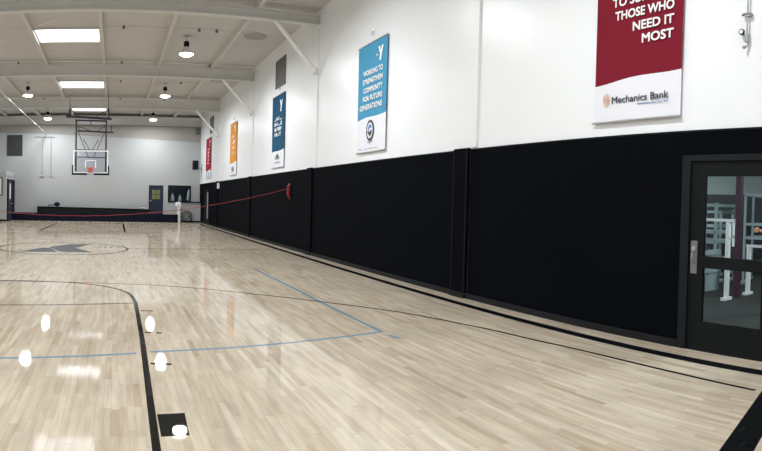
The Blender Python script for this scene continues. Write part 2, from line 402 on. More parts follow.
for (a, b), lb in zip([(7.86, 8.27), (15.49, 15.84), (22.95, 23.27), (30.47, 30.72)], clabel):
    t = thing('column_pad', (W, (a + b) / 2, 0), lb, 'column pad', 'padded covers of the wall columns')
    h = (b - a) / 2
    part(MB().box(-.05, .02, -h, h, .0, 2.47, .01), 'pad_panel', 'pad', t)
    part(MB().box(-.056, -.046, h - .03, h, .09, 2.46), 'edge_strip', 'pad_edge', t)
    part(MB().box(-.056, -.046, -h, -h + .03, .09, 2.46), 'edge_strip', 'pad_edge', t)
    part(MB().box(-.075, 0, -h - .02, h + .02, 0, .09, .01), 'base_strip', 'base', t)

# far black door's narrow pane, pale grey standing in for its reflected light
d = bpy.data.objects.new('door_3', None); C.objects.link(d); d.location = (W, 34.2, 0); d['kind'] = 'structure'
part(MB().box(-.03, 0, -.95, .8, .0, 2.1, .01), 'door_leaf', 'pad_edge', d)
part(MB().box(-.036, -.03, -.75, -.35, .35, 1.9), 'door_pane', 'ink_grey', d)
t = thing('wall_alarm', (W, 30.1, 2.2), 'small white box on the black padding near the far corner', 'alarm')
part(MB().box(-.1, 0, -.1, .1, -.14, .16, .02), 'housing', 'white_vinyl', t)

# ================================================================ right door and frame
d = bpy.data.objects.new('door_1', None); C.objects.link(d); d.location = (W, 3.05, 0); d['kind'] = 'structure'
oy = 3.05
mb = MB(); mb.box(-.03, .20, 3.60 - oy, DY1 - oy, 0, DZ, .004).box(-.03, .20, DY0 - oy, 2.50 - oy, 0, DZ, .004).box(-.03, .20, 2.5 - oy, 3.6 - oy, 2.10, DZ, .004)
part(mb, 'door_frame', 'frame', d)
gy0, gy1 = 2.69 - oy, 3.415 - oy; ly0, ly1 = 2.505 - oy, 3.595 - oy
mb = MB()
mb.box(.0, .045, ly0, gy0, .005, 2.095).box(.0, .045, gy1, ly1, .005, 2.095)
mb.box(.0, .045, gy0, gy1, .005, .33).box(.0, .045, gy0, gy1, .92, 1.05).box(.0, .045, gy0, gy1, 1.935, 2.095)
lf = part(mb, 'door_leaf', 'black_door', d)
part(MB().box(.018, .026, gy0, gy1, .33, .92), 'glass_pane', 'glass', d)
part(MB().box(.018, .026, gy0, gy1, 1.05, 1.935), 'glass_pane', 'glass', d)
h = part(MB().box(-.008, 0, 3.49 - oy, 3.575 - oy, .85, 1.215, .003), 'handle_plate', 'lock_steel', d)
mb = MB(); mb.tube((-.02, 3.535 - oy, 1.13), (0, 3.535 - oy, 1.13), .028, n=16); mb.path([(-.01, 3.535 - oy, 1.10), (-.045, 3.535 - oy, 1.08), (-.05, 3.535 - oy, 1.0), (-.04, 3.535 - oy, .95)], .010)
k = mb.build('pull', 'steel_plate', smooth=True); k.parent = h
part(MB().box(-.01, .18, 2.5 - oy, 3.6 - oy, 0, .012), 'threshold', 'frame', d)

# ================================================================ roof frames
zb = {15.3: 6.37, 22.85: 6.25, 30.4: 6.12, 36.95: 6.10, 7.76: 6.42}
fl_labels = {7.76: 'nearest cream steel frame, its column rising from the black pad beside the glazed door', 15.3: 'grey cream roof beam crossing the top of the picture, with column and brace',
             22.85: 'second roof beam with a diagonal brace just past the navy banner', 30.4: 'third roof beam with a diagonal brace above the orange banner', 36.95: 'farthest roof beam, tight against the end wall'}
for y in (7.76, 15.3, 22.85, 30.4, 36.95):
    z = zb[y]; t = thing('roof_frame', (0, y, 0), fl_labels[y], 'roof frame', 'steel frames of the gym roof')
    mb = MB(); zt = 6.64
    mb.box(XL, WW, -.012, .012, z + .02, zt)                      # web
    mb.box(XL, WW, -.11, .11, z, z + .03).box(XL, WW, -.11, .11, zt - .02, zt)
    part(mb, 'beam', 'steel', t)
    if y < 36:
        mb = MB(); mb.box(5.452, WW, -.075, .07, 2.475, z + .05)
        part(mb, 'column', 'white_paint', t)
        mb = MB(); mb.box(XL, XL + .09, -.08, .09, 0, z + .05)
        part(mb, 'column', 'white_paint', t)
        for sx in (1, -1):
            X = (lambda v: v) if sx > 0 else (lambda v: XL + WW - v)
            mb = MB(); mb.tube((X(4.22), -.05, z + .0), (X(5.38), -.05, z - 1.27), .065, n=12)
            part(mb, 'brace', 'white_paint', t, smooth=True)
            part(MB().box(min(X(5.34), X(5.42)), max(X(5.34), X(5.42)), -.09, .0, z - 1.36, z - 1.18), 'bracket', 'steel', t)
pl = {-6.95: 'leftmost roof purlin', -4.8: 'roof purlin running left of the skylights', -2.66: 'roof purlin along the left ends of the skylights', -.47: 'roof purlin along the right ends of the skylights', 1.66: 'roof purlin midway between skylights and right lamp row', 3.75: 'roof purlin running near the round ceiling discs'}
for x, lb in pl.items():
    o = MB().box(-.06, .06, YB, L, 6.64, 6.80).build('roof_purlin', 'purlin'); o.location = (x, 0, 0)
    tag(o, lb + ', long and cream painted', 'purlin', 'roof purlins')

# skylights
for y0, y1, lb in ((18.3, 19.78, 'nearest bright rectangular skylight'), (26.6, 28.1, 'middle bright skylight between the second and third roof beams'), (34.2, 35.6, 'farthest skylight, half hidden above the basketball frame'), (10.8, 12.3, 'skylight overhead nearer than the first beam')):
    t = thing('skylight', (-1.56, (y0 + y1) / 2, 6.8), lb, 'skylight', 'skylights in the ceiling')
    h = (y1 - y0) / 2
    part(MB().box(-1.0, 1.0, -h, h, -.012, -.004), 'diffuser_panel', 'sky', t)
    mb = MB(); mb.box(-1.04, 1.04, -h - .05, -h, -.06, -.001).box(-1.04, 1.04, h, h + .05, -.06, -.001).box(-1.05, -1.0, -h, h, -.06, -.001).box(1.0, 1.05, -h, h, -.06, -.001)
    part(mb, 'frame', 'purlin', t)

# high bay lamps
lampdata = bpy.data.lights.new('bulb', 'AREA'); lampdata.shape = 'DISK'; lampdata.size = .44; lampdata.energy = LAMP_W; lampdata.color = (.93, .97, 1)
def high_bay():
    t = thing('high_bay_light', (0, 0, 6.8), '', 'ceiling light', 'round high bay lights')
    part(MB().tube((0, 0, .1), (0, 0, -.10), .012).box(-.10, .10, -.03, .03, .07, .098), 'hanger', 'pipe', t)
    part(MB().lathe([(.05, -.08), (.085, -.10), (.095, -.2), (.08, -.27), (.04, -.29)], n=20), 'ballast', 'black', t, smooth=True)
    part(MB().lathe([(.05, -.26), (.08, -.27), (.13, -.32), (.19, -.40), (.235, -.49), (.24, -.50), (.225, -.50), (.18, -.41), (.11, -.34), (.05, -.28)], n=28), 'reflector', 'lamp_alu', t, smooth=True)
    part(MB().lathe([(.215, -.485), (.222, -.50), (.17, -.545), (.09, -.57), (.02, -.575)], n=28), 'lens', 'lens', t, smooth=True)
    lo = bpy.data.objects.new('bulb', lampdata); C.objects.link(lo); lo.location = (0, 0, -.585); lo.parent = t
    return t
hb = high_bay(); first = True
ll = {(2.27, 18.9): 'nearest visible high bay light, large and round, right of the skylight', (2.27, 26.8): 'high bay light in the right row, between the second and third beams', (2.27, 35.0): 'farthest high bay light of the right row',
      (-4.05, 26.9): 'high bay light at the left edge, left of the middle skylight', (-4.05, 35.0): 'farthest high bay light of the left row, left of the basketball frame',
      (-4.0, 18.7): 'high bay light beyond the left edge beside the first skylight', (2.27, 11.3): 'unseen high bay light added for the hall, right row before the first beam', (-4.0, 11.3): 'unseen high bay light added for the hall, left row before the first beam',  # pair before the first beam added out of view to light the hall
      (2.27, 3.9): 'unseen high bay light added overhead near the camera, right row', (-4.0, 3.9): 'unseen high bay light added overhead near the camera, left row',  # unseen pair, added because the hall needed more light
      (2.27, -3.2): 'high bay light added behind the camera to brighten the near wall, right row', (-4.0, -3.2): 'high bay light added behind the camera to brighten the near wall, left row'}  # pair added behind the camera to brighten the near wall
for (x, y), lb in ll.items():
    o = hb if first else dup(hb, (0, 0, 0)); first = False
    o.location = (x, y, 6.7); o['label'] = lb

# round ceiling discs
for (x, y), lb in {(4.42, 18.4): 'nearer round grey ceiling disc above the navy banner', (4.5, 25.7): 'farther round grey ceiling disc behind the second roof beam'}.items():
    t = thing('ceiling_disc', (x, y, 6.8), lb, 'ceiling vent', 'round discs in the ceiling')
    part(MB().lathe([(.33, -.001), (.35, -.02), (.33, -.045), (.05, -.06)], n=36), 'cover', 'disc', t, smooth=True)
    part(MB().lathe([(.36, -.001), (.375, -.012), (.36, -.018)], n=36), 'ring', 'purlin', t, smooth=True)

# sprinkler pipes with heads
for y, z, hs, lb in ((14.9, 6.74, (), 'thin sprinkler pipe just before the first beam'), (22.4, 6.70, (-3.75, .22, 3.6), 'thin white sprinkler pipe along the second roof beam'), (29.9, 6.57, (-3.65, .24, 2.5), 'thin white sprinkler pipe along the third roof beam'), (18.0, 6.76, (.22, 2.55, 3.1), 'thin sprinkler pipe crossing the first skylight bay'), (26.0, 6.7, (.22, 2.9), 'thin sprinkler pipe crossing behind the second roof beam')):
    t = thing('sprinkler_pipe', (-1, y, z), lb, 'pipe', 'sprinkler pipes under the roof')
    part(MB().tube((XL + 1, 0, 0), (WW + 1, 0, 0), .016 if y in (22.4, 29.9) else .006, n=8), 'pipe', 'white_paint' if y in (22.4, 29.9) else 'purlin', t)
    for x in hs:
        part(MB().tube((x + 1, 0, .02), (x + 1, 0, -.07), .03, .05, n=8), 'sprinkler_head', 'grey_vent', t)
# rods and conduit
for a, b, lb in (((-4.6, 20.2, 6.7), (-1.55, 16.9, 6.72), 'thin white bracing rod left of the nearest skylight'), ((-3.15, 19.8, 6.7), (-1.95, 21.6, 6.72), 'thin white bracing rod below the nearest skylight'), ((-3.35, 28.8, 6.7), (-2.2, 30.3, 6.7), 'thin bracing rod near the middle skylight')):
    tag(MB().tube(a, b, .008, n=6).build('bracing_rod', 'white_paint'), lb, 'rod', 'thin roof bracing rods')
t = thing('conduit', (-4.37, 20, 5.5), 'long white conduit hung below the beams at far left', 'conduit')
part(MB().tube((0, -12, 0), (0, 17, 0), .022, n=10), 'pipe', 'gloss_white', t, smooth=True)
for y in (-8, 0): part(MB().tube((0, y, 0), (0, y, 1.3), .004), 'hanger', 'pipe', t)

# ================================================================ wall vents, hooks, pipe on right wall
def louvre(name, loc, ext_u, ext_z, axis, m, lb, n=9):
    t = thing(name, loc, lb, 'vent', None)
    u, z = ext_u / 2, ext_z / 2
    def bx(mb, a, b, c, d, e, f):      # a..b depth, c..d along, e..f z
        return mb.box(-b, -a, c, d, e, f) if axis == 'x' else mb.box(c, d, -b, -a, e, f)
    mb = MB(); bx(mb, 0, .03, -u, u, -z, -z + .04); bx(mb, 0, .03, -u, u, z - .04, z); bx(mb, 0, .03, -u, -u + .04, -z, z); bx(mb, 0, .03, u - .04, u, -z, z)
    part(mb, 'frame', m, t)
    mb = MB(); bx(mb, 0, .006, -u, u, -z, z)
    for i in range(n):
        zz = -z + .06 + i * (ext_z - .1) / n; bx(mb, .006, .022, -u + .04, u - .04, zz, zz + .04)
    part(mb, 'slats', m, t); return t
louvre('wall_vent', (WW, 18.98, 5.83), 1.16, .95, 'x', 'grey_vent', 'grey louvred vent on the white wall above the navy banner')
louvre('wall_vent', (WW, 32.85, 5.73), 1.1, .92, 'x', 'grey_vent', 'small far louvred vent on the white wall above the crimson banner')
louvre('wall_vent', (-6.41, L - .001, 4.78), 1.0, 1.34, 'y', 'dark_vent', 'dark square louvred vent high on the end wall at left')
for y, z, lb in ((11.68, 5.27, 'small wire hook above the light blue banner'), (18.95, 5.28, 'small wire hook above the navy banner'), (26.4, 5.24, 'small wire hook above the orange banner')):
    pts = [(WW, y + .06, z + .05), (WW - .04, y + .06, z + .02)] + [(WW - .05, y + .06 * math.cos(a), z + .05 * -math.sin(a)) for a in [PI * i / 6 for i in range(7)]] + [(WW - .05, y - .06, z + .06)]
    tag(MB().path(pts, .009).build('wire_hook', 'steel_plate'), lb, 'hook', 'hooks above the banners')
t = thing('standpipe', (WW - .04, 2.945, 3.3), 'grey vertical pipe with a round gauge on the white wall above the glazed door', 'pipe')
part(MB().tube((0, 0, .05), (0, 0, 3.45), .010, n=10), 'pipe', 'pipe', t, smooth=True)
part(MB().path([(0, 0, .09), (0, 0, .03), (-.01, .012, .0), (-.03, .03, -.005)], .017), 'elbow', 'pipe', t, smooth=True)
part(MB().tube((-.0, 0, .06), (0, 0, .14), .024, n=10).path([(0, 0, .10), (0, .035, .13), (0, .05, .15)], .010), 'valve', 'pipe', t, smooth=True)
g = part(MB().tube((-.03, .055, .165), (-.005, .055, .165), .032, n=20), 'gauge', 'frame', t, smooth=True)
k = MB().tube((-.033, .055, .165), (-.03, .055, .165), .022, n=20).build('gauge_dial', 'white_paint'); k.parent = g
part(MB().box(-.018, .04, -.045, .06, .355, .365).box(-.018, .04, -.03, .03, .33, .34), 'clamp', 'pipe', t)
for yy in (.055, -.035): part(MB().tube((-.02, yy, .34), (.04, yy, .36), .008, n=8), 'bolt', 'pipe', t)

# ================================================================ banners
TX = Matrix(((0, 0, -1), (-1, 0, 0), (0, 1, 0))).to_4x4()     # text plane: right = -Y, up = +Z, out = -X
def text_mesh(s, off=0.0):
    cu = bpy.data.curves.new('t', 'FONT'); cu.body = s; cu.size = 1; cu.resolution_u = 3; cu.extrude = .004
    o = bpy.data.objects.new('t', cu); C.objects.link(o); bpy.context.view_layer.update()
    dg = bpy.context.evaluated_depsgraph_get(); me = bpy.data.meshes.new_from_object(o.evaluated_get(dg))
    bpy.data.objects.remove(o); bpy.data.curves.remove(cu); return me
def add_text(parent, name, s, right, base, width, cap, m, off=.02, depth=-.012, align='r', **kw):
    me = text_mesh(s, off); xs = [v.co.x for v in me.vertices]; ys = [v.co.y for v in me.vertices]
    x0, x1 = min(xs), max(xs); capn = .73
    sx = width / (x1 - x0); sy = cap / capn
    if off > 0:        # bold: the outline repeated a hair's breadth around itself
        b2 = bmesh.new()
        for q, (dx, dy) in enumerate(((-off, -off), (-off, off), (off, -off), (off, off), (0, 0))):
            n0 = len(b2.verts); b2.from_mesh(me); b2.verts.ensure_lookup_table()
            for v in b2.verts[n0:]: v.co.x += dx; v.co.y += dy; v.co.z += q * .0012
        b2.to_mesh(me); b2.free()
    for v in me.vertices:
        x = (v.co.x - x1) * sx; v.co = Vector((depth - (v.co.z) * .5, -(x) - right * 1.0, v.co.y * sy + base))
    me.materials.clear(); me.materials.append(M[m]); me.name = name
    o = bpy.data.objects.new(name, me); C.objects.link(o); o.parent = parent
    for k, v in kw.items(): o[k] = v
    return o
def poly_on(parent, name, pts, m, depth=-.012, th=.002):      # pts in (right, up), right = -Y local
    return part(MB().prism([(depth, -u, v) for u, v in pts], (-th, 0, 0)), name, m, parent)
def banner(y, z0, z1, wdt, zs, m, lb, zs2=None):
    t = thing('banner', (W - .012, y, 0), lb, 'banner', 'hanging banners on the right wall')
    h = wdt / 2; zs2 = zs if zs2 is None else zs2
    def wave(a0, a1, zt0, zt1, name, mm, top):
        # slightly rippled hanging cloth with thickness
        nb = 14; bm = MB(); rows = []
        for th in (0, .004):
            g = []
            for i in range(nb + 1):
                u = -h + wdt * i / nb; f = i / nb
                edge = zs + (zs2 - zs) * f + .012 * math.sin(f * 7 + y)
                colm = []
                for j in range(9):
                    lo, hi = (edge, z1) if top else (z0, edge)
                    zz = lo + (hi - lo) * j / 8
                    colm.append(bm.bm.verts.new((-.004 - .005 * math.sin(u * 6 + zz * 1.3 + y) + th, -u, zz)))
                g.append(colm)
            rows.append(g)
        for k, g in enumerate(rows):
            for i in range(nb):
                for j in range(8): bm.bm.faces.new((g[i][j], g[i + 1][j], g[i + 1][j + 1], g[i][j + 1]))
        A, B = rows
        for i in range(nb):
            bm.bm.faces.new((A[i][0], A[i + 1][0], B[i + 1][0], B[i][0])); bm.bm.faces.new((A[i][8], A[i + 1][8], B[i + 1][8], B[i][8]))
        for j in range(8):
            bm.bm.faces.new((A[0][j], A[0][j + 1], B[0][j + 1], B[0][j])); bm.bm.faces.new((A[nb][j], A[nb][j + 1], B[nb][j + 1], B[nb][j]))
        return part(bm, name, mm, t, smooth=True)
    wave(0, 0, 0, 0, 'upper_cloth', m, True)
    wave(0, 0, 0, 0, 'lower_cloth', 'white_vinyl', False)
    part(MB().tube((-.01, -h - .02, z0 - .01), (-.01, h + .02, z0 - .01), .014, n=10), 'bottom_rail', 'steel_plate', t, smooth=True)
    part(MB().tube((-.01, -h - .02, z1 + .005), (-.01, h + .02, z1 + .005), .014, n=10), 'top_rail', 'steel_plate', t, smooth=True)
    return t
def y_mark(t, u, v, s, m='print'):
    poly_on(t, 'logo', [(u, v + s), (u + .28 * s, v + s), (u + .42 * s, v + .62 * s), (u + .55 * s, v + s), (u + .83 * s, v + s), (u + .55 * s, v + .38 * s), (u + .45 * s, v), (u + .18 * s, v), (u + .30 * s, v + .45 * s)], m, -.016)
def ring_pts(u, v, ru, rv, n=20): return [(u + ru * math.cos(2 * PI * i / n), v + rv * math.sin(2 * PI * i / n)) for i in range(n)]
# maroon
t = banner(4.44, 2.63, 5.06, 1.33, 3.10, 'maroon', 'maroon banner reading those who need it most, nearest the door', 3.17)
rr = .545
for s, b, wd in (('MOST', 3.535, .455), ('NEED IT', 3.70, .60), ('THOSE WHO', 3.868, .885), ('TO SUPPORT', 4.035, .93), ('IS GIVING', 4.20, .75)):
    if s == 'IS GIVING': continue
    add_text(t, 'lettering', s, rr, b, wd, .108, 'print', .022, depth=-.018)
y_mark(t, .35, 4.62, .28)
add_text(t, 'lettering', 'Mechanics Bank', .50, 2.845, .86, .088, 'ink', .006, depth=-.016)
add_text(t, 'lettering', 'Great Relationships since 1905', .49, 2.80, .45, .022, 'ink_blue', .0, depth=-.016)
for k in range(3):
    r0 = .065 - k * .022
    mb = MB(); u0, v0 = -.455, 2.895
    P = ring_pts(u0, v0, r0 * .8, r0 * 1.25, 8)
    mb.path([(-.016, -a, b) for a, b in P], .0042, n=5, closed=True); part(mb, 'logo', 'ink_gold', t)
# light blue
t = banner(11.68, 2.66, 5.05, 1.47, 3.40, 'light_blue', 'light blue banner on strengthening community, with a dark oval crest below', 3.44)
for i, (s, wd) in enumerate((('GENERATIONS', 1.14), ('FOR FUTURE', .98), ('COMMUNITY', .95), ('STRENGTHEN', 1.0), ('WORKING TO', .98))):
    add_text(t, 'lettering', s, .56, 3.60 + .19 * i, wd, .115, 'print', .022, depth=-.018)
y_mark(t, .32, 4.58, .30); add_text(t, 'lettering', 'the', .33, 4.70, .12, .05, 'print', .01, depth=-.018)
poly_on(t, 'crest', ring_pts(-.02, 3.12, .20, .235), 'ink', -.014)
poly_on(t, 'crest', ring_pts(-.02, 3.12, .145, .175), 'white_vinyl', -.017)
poly_on(t, 'crest', [(-.13, 3.16), (-.05, 3.26), (.08, 3.22), (.06, 3.15), (-.03, 3.18), (-.06, 3.11)], 'ink_blue', -.020)
poly_on(t, 'crest', [(-.10, 3.06), (-.02, 3.10), (.10, 3.13), (.07, 3.03), (-.02, 2.98)], 'ink', -.020)
poly_on(t, 'crest', ring_pts(-.10, 3.09, .03, .04, 10), 'ink', -.021)
for i in range(5): poly_on(t, 'crest', [(-.16 + i * .065, 2.86 - .05 * (i == 2)), (-.13 + i * .065, 2.86 - .05 * (i == 2)), (-.13 + i * .065, 2.79 + .1), (-.16 + i * .065, 2.79 + .1)], 'ink_grey', -.016)
def dashes(t, u0, u1, z, hgt, m, n, seed):
    r = random.Random(seed); mb = MB(); st = (u1 - u0) / n
    for i in range(n):
        a = u0 + st * i; k = r.random()
        mb.box(-.019, -.016, -(a + st * .75), -a, z, z + hgt * (.25 if k < .3 else 1)) if k < .55 else mb.box(-.019, -.016, -(a + st * .3), -a, z, z + hgt)
        if k >= .55: mb.box(-.019, -.016, -(a + st * .75), -(a + st * .3), z + hgt * (.4 if k < .8 else .78), z + hgt * (.6 if k < .8 else 1))
    part(mb, 'lettering', m, t)
dashes(t, -.62, -.45, 2.72, .022, 'ink_grey', 4, 3); dashes(t, -.35, .5, 2.72, .016, 'ink_grey', 14, 4)
# navy
t = banner(19.07, 2.65, 5.08, 1.47, 3.18, 'deep_blue', 'deep teal blue banner with four short white lines of lettering', 3.22)
for i, (a, b) in enumerate(((-.38, .42), (-.38, .5), (-.40, .5), (-.38, .5))): dashes(t, a, b, 3.70 + .175 * i, .12, 'print', 6, 10 + i)
y_mark(t, .2, 4.5, .38)
poly_on(t, 'crest', [(-.28, 2.93), (.22, 2.93), (.22, 3.0), (-.28, 3.0)], 'ink_green', -.016); poly_on(t, 'crest', [(-.2, 3.0), (.14, 3.0), (.06, 3.09), (-.1, 3.09)], 'ink', -.016)
dashes(t, -.35, .3, 2.79, .05, 'ink_grey', 9, 21)
# orange
t = banner(26.55, 2.66, 5.05, 1.45, 3.18, 'orange', 'orange banner with white lettering, between navy and crimson banners', 3.25)
for i in range(4): dashes(t, -.25 - .06 * (i % 2), .38, 3.62 + .24 * i, .15, 'print', 5, 30 + i)
y_mark(t, .25, 4.6, .32)
poly_on(t, 'crest', ring_pts(-.12, 2.93, .2, .13, 12), 'ink_grey', -.016); dashes(t, .05, .4, 2.85, .16, 'ink', 3, 41); dashes(t, -.3, .1, 2.76, .05, 'ink', 4, 42)
# crimson
t = banner(33.72, 2.74, 5.04, 1.75, 3.14, 'red', 'crimson banner, the farthest, nearest the end wall', 3.2)
for i in range(5): dashes(t, -.2, .38, 3.55 + .2 * i, .13, 'print', 4, 50 + i)
y_mark(t, .4, 4.55, .36)
mb = MB(); mb.path([(-.018, -a, b) for a, b in ring_pts(-.05, 2.93, .42, .13)], .02, n=5, closed=True); part(mb, 'crest', 'ink_blue', t)

# ================================================================ red strap across the court with its coil
def rope(x): return .955 + .0211 * (x + 1.3) ** 2
pts = [(XL + .02 + i * (5.37 - XL - .02) / 60,) for i in range(61)]
pts = [(x, 17.55, rope(x) + .006 * math.sin(x * 9)) for (x,) in pts]
tag(MB().path(pts, .009, n=6).build('barrier_strap', 'red_rope'), 'long thin red strap sagging across the whole court at mid length', 'strap')
mb = MB(); q = []
for i in range(90):
    a = i * .42; q.append((5.42 - .03 * math.sin(a * .7), 17.62 + .055 * math.sin(a) * (1 - .3 * math.sin(i * .9)), 1.86 + (.17 * math.cos(a)) * (1 - .35 * (i % 11) / 11) - .02 * (i / 90)))
mb.path(q, .012, n=5); mb.path([(5.42, 17.62, 1.85), (5.41, 17.60, 1.7), (5.42, 17.50, 1.62), (5.42, 17.52, 1.55)], .018, n=6)
t = thing('strap_coil', (5.45, 17.6, 1.6), 'bundle of red strap hanging on the black wall pad', 'strap')
o = mb.build('strap_loops', 'red_rope'); o.parent = t; o.matrix_parent_inverse = Matrix.Translation(-Vector(t.location))
part(MB().box(-.04, .02, -.03, .03, .40, .46, .004), 'wall_hook', 'steel_plate', t)

# ================================================================ basketball backstop
Y = 30.4; bc = -1.25
t = thing('basketball_backstop', (bc, Y, 6.8), 'ceiling hung basketball backstop with glass board and orange rim', 'basketball hoop')
def P(x, z, y=0.0): return (x - bc, y, z - 6.8)
mb = MB()
for a, b in (((-2.16, 2.74), (-.335, 2.80)), ((-2.16, 3.88), (-.335, 3.94))): mb.box(a[0] - bc, b[0] - bc, -.10, -.06, a[1] - 6.8, b[1] - 6.8)
mb.box(-2.16 - bc, -2.10 - bc, -.10, -.06, 2.8 - 6.8, 3.88 - 6.8).box(-.395 - bc, -.335 - bc, -.10, -.06, 2.8 - 6.8, 3.88 - 6.8)
bd = part(mb, 'backboard_frame', 'white_paint', t)
part(MB().box(-2.10 - bc, -.395 - bc, -.085, -.075, 2.8 - 6.8, 3.88 - 6.8), 'backboard_glass', 'bb_glass', t)
mb = MB(); s0, s1, z0, z1 = -1.54, -.96, 3.02, 3.44
mb.box(s0 - bc, s1 - bc, -.092, -.086, z1 - .05 - 6.8, z1 - 6.8).box(s0 - bc, s0 + .05 - bc, -.092, -.086, z0 - 6.8, z1 - 6.8).box(s1 - .05 - bc, s1 - bc, -.092, -.086, z0 - 6.8, z1 - 6.8)
part(mb, 'target_square', 'white_paint', t)
mb = MB(); mb.box(-2.20 - bc, -1.42 - bc, -.12, -.04, 2.66 - 6.8, 2.76 - 6.8, .01).box(-1.08 - bc, -.295 - bc, -.12, -.04, 2.66 - 6.8, 2.76 - 6.8, .01)
mb.box(-2.22 - bc, -2.15 - bc, -.12, -.04, 2.66 - 6.8, 3.18 - 6.8, .01).box(-.345 - bc, -.275 - bc, -.12, -.04, 2.66 - 6.8, 3.14 - 6.8, .01)
part(mb, 'edge_padding', 'black', t)
mb = MB(); rx, rz = bc - .0, 3.02
mb.path([(.23 * math.cos(a) , -.36 + .23 * math.sin(a), rz - 6.8) for a in [2 * PI * i / 24 for i in range(24)]], .013, n=6, closed=True)
rim = part(mb, 'rim', 'rim', t, smooth=True)
o = MB().box(-.12, .12, -.15, -.10, 2.80 - 6.8, 3.0 - 6.8, .004).box(-.05, .05, -.2, -.1, 2.98 - 6.8, 3.03 - 6.8).build('rim_bracket', 'rim'); o.parent = rim
mb = MB()
for i in range(12):
    a0 = 2 * PI * i / 12
    for sgn in (1, -1):
        pts = [((.225 - .10 * k / 4) * math.cos(a0 + sgn * k * .26), -.36 + (.225 - .10 * k / 4) * math.sin(a0 + sgn * k * .26), rz - 6.8 - .1 * k) for k in range(5)]
        mb.path(pts, .003, n=4)
part(mb, 'net', 'ink_grey', t)
mb = MB()
mb.tube(P(-2.02, 5.52), P(-2.02, 2.85), .045).tube(P(-.46, 5.50), P(-.46, 2.85), .045)
part(mb, 'upright', 'bb_steel', t)
mb = MB(); mb.tube(P(-2.55, 5.70), P(-.18, 5.58), .065); part(mb, 'support_pipe', 'bb_steel', t)
mb = MB(); mb.tube(P(-2.08, 5.50), P(-.42, 5.47), .045).tube(P(-1.27, 5.48), P(-1.27, 5.28), .02); part(mb, 'support_pipe', 'bb_steel', t)
mb = MB(); mb.tube(P(-1.95, 4.97, .15), P(-.08, 4.90, .15), .042).tube(P(-.2, 4.9, .15), P(-.2, 5.26, .15), .025); part(mb, 'support_pipe', 'bb_steel', t)
mb = MB(); mb.tube(P(-2.02, 3.97, .02), P(-.46, 3.95, .02), .03).tube(P(-2.0, 3.60, .02), P(-.46, 3.57, .02), .022); part(mb, 'cross_bar', 'bb_steel', t)
mb = MB()
for a, b in (((-1.95, 4.97), (-1.38, 3.6)), ((-.5, 4.97), (-1.10, 3.6)), ((-1.66, 4.55), (-1.3, 3.95)), ((-.85, 4.5), (-1.2, 3.95)), ((-1.95, 5.2), (-1.3, 4.97)), ((-.45, 5.25), (-.9, 4.95)), ((-2.02, 5.2), (-1.72, 4.92))):
    mb.tube(P(*a, .06), P(*b, .06), .018, n=8)
part(mb, 'diagonal_rod', 'bb_steel', t)
mb = MB()
for x, z in ((-2.36, 5.69), (-.36, 5.59)): mb.tube(P(x, z), P(x, 6.2 if x < -1 else 6.12), .045).tube(P(x, 6.15), P(x, 6.8), .02)
mb.tube(P(-2.3, 6.02), P(-1.8, 5.68), .015, n=8).tube(P(-.4, 6.05), P(-1.05, 5.66), .015, n=8)
mb.tube(P(-2.36, 5.7), P(-2.36, 6.75, 2.2), .02).tube(P(-.36, 5.6), P(-.36, 6.75, 2.2), .02)
part(mb, 'hanger', 'bb_steel', t)

# ================================================================ end wall fittings
# pipes on wall
t = thing('wall_pipe', (-4.33, L, 2.8), 'thin grey pipe frame on the end wall left of the backboard', 'pipe')
part(MB().tube((-.28, -.05, 0), (-.28, -.05, 2.55), .022, n=8).tube((.28, -.05, 0), (.28, -.05, 2.55), .022, n=8), 'riser', 'pipe', t)
part(MB().tube((-.75, -.05, 2.52), (.5, -.05, 2.5), .02, n=8), 'header', 'pipe', t)
part(MB().tube((-.42, -.06, .02), (-.15, -.06, .02), .03, n=8).tube((.2, -.06, .03), (.45, -.06, .03), .02, n=8), 'valve', 'pipe', t)
# padded platform and low pads
t = thing('padded_platform', (-1.33, 36.7, 0), 'long black padded platform along the foot of the end wall', 'platform')
part(MB().prism([(-3.5, -.28, 0), (3.5, -.28, 0), (3.5, -.28, .78), (-3.5, -.28, .88)], (0, .6, 0)), 'body', 'black', t)
part(MB().prism([(-3.52, -.30, .84), (3.52, -.30, .74), (3.52, -.30, .79), (-3.52, -.30, .89)], (0, .64, 0)), 'top_edge', 'pad', t)
tag(MB().box(-6.42, 4.0, 36.22, 36.38, 0, .5, .02).build('low_floor_pad', 'navy'), 'low dark navy pad strip lying in front of the black platform', 'pad')
t = thing('duffel_bag', (-3.7, 36.6, .925), 'small dark blue bag slumped on top of the black platform', 'bag')
part(MB().ball((.12, -.1, .11), .17, (1.1, .9, .85)), 'bag_body', 'navy', t, smooth=True)
part(MB().path([(-.45, -.15, .02), (-.3, -.12, .06), (-.15, -.1, .04), (0, -.1, .12)], .035), 'bag_strap', 'navy', t, smooth=True)
t = thing('towel', (1.75, 36.55, .83), 'small pale crumpled towel at the right end of the black platform', 'towel')
part(MB().ball((0, -.1, .04), .12, (1.6, .8, .5)).ball((.15, -.12, .03), .09, (1.2, .8, .5)), 'cloth', 'end_wall', t, smooth=True)
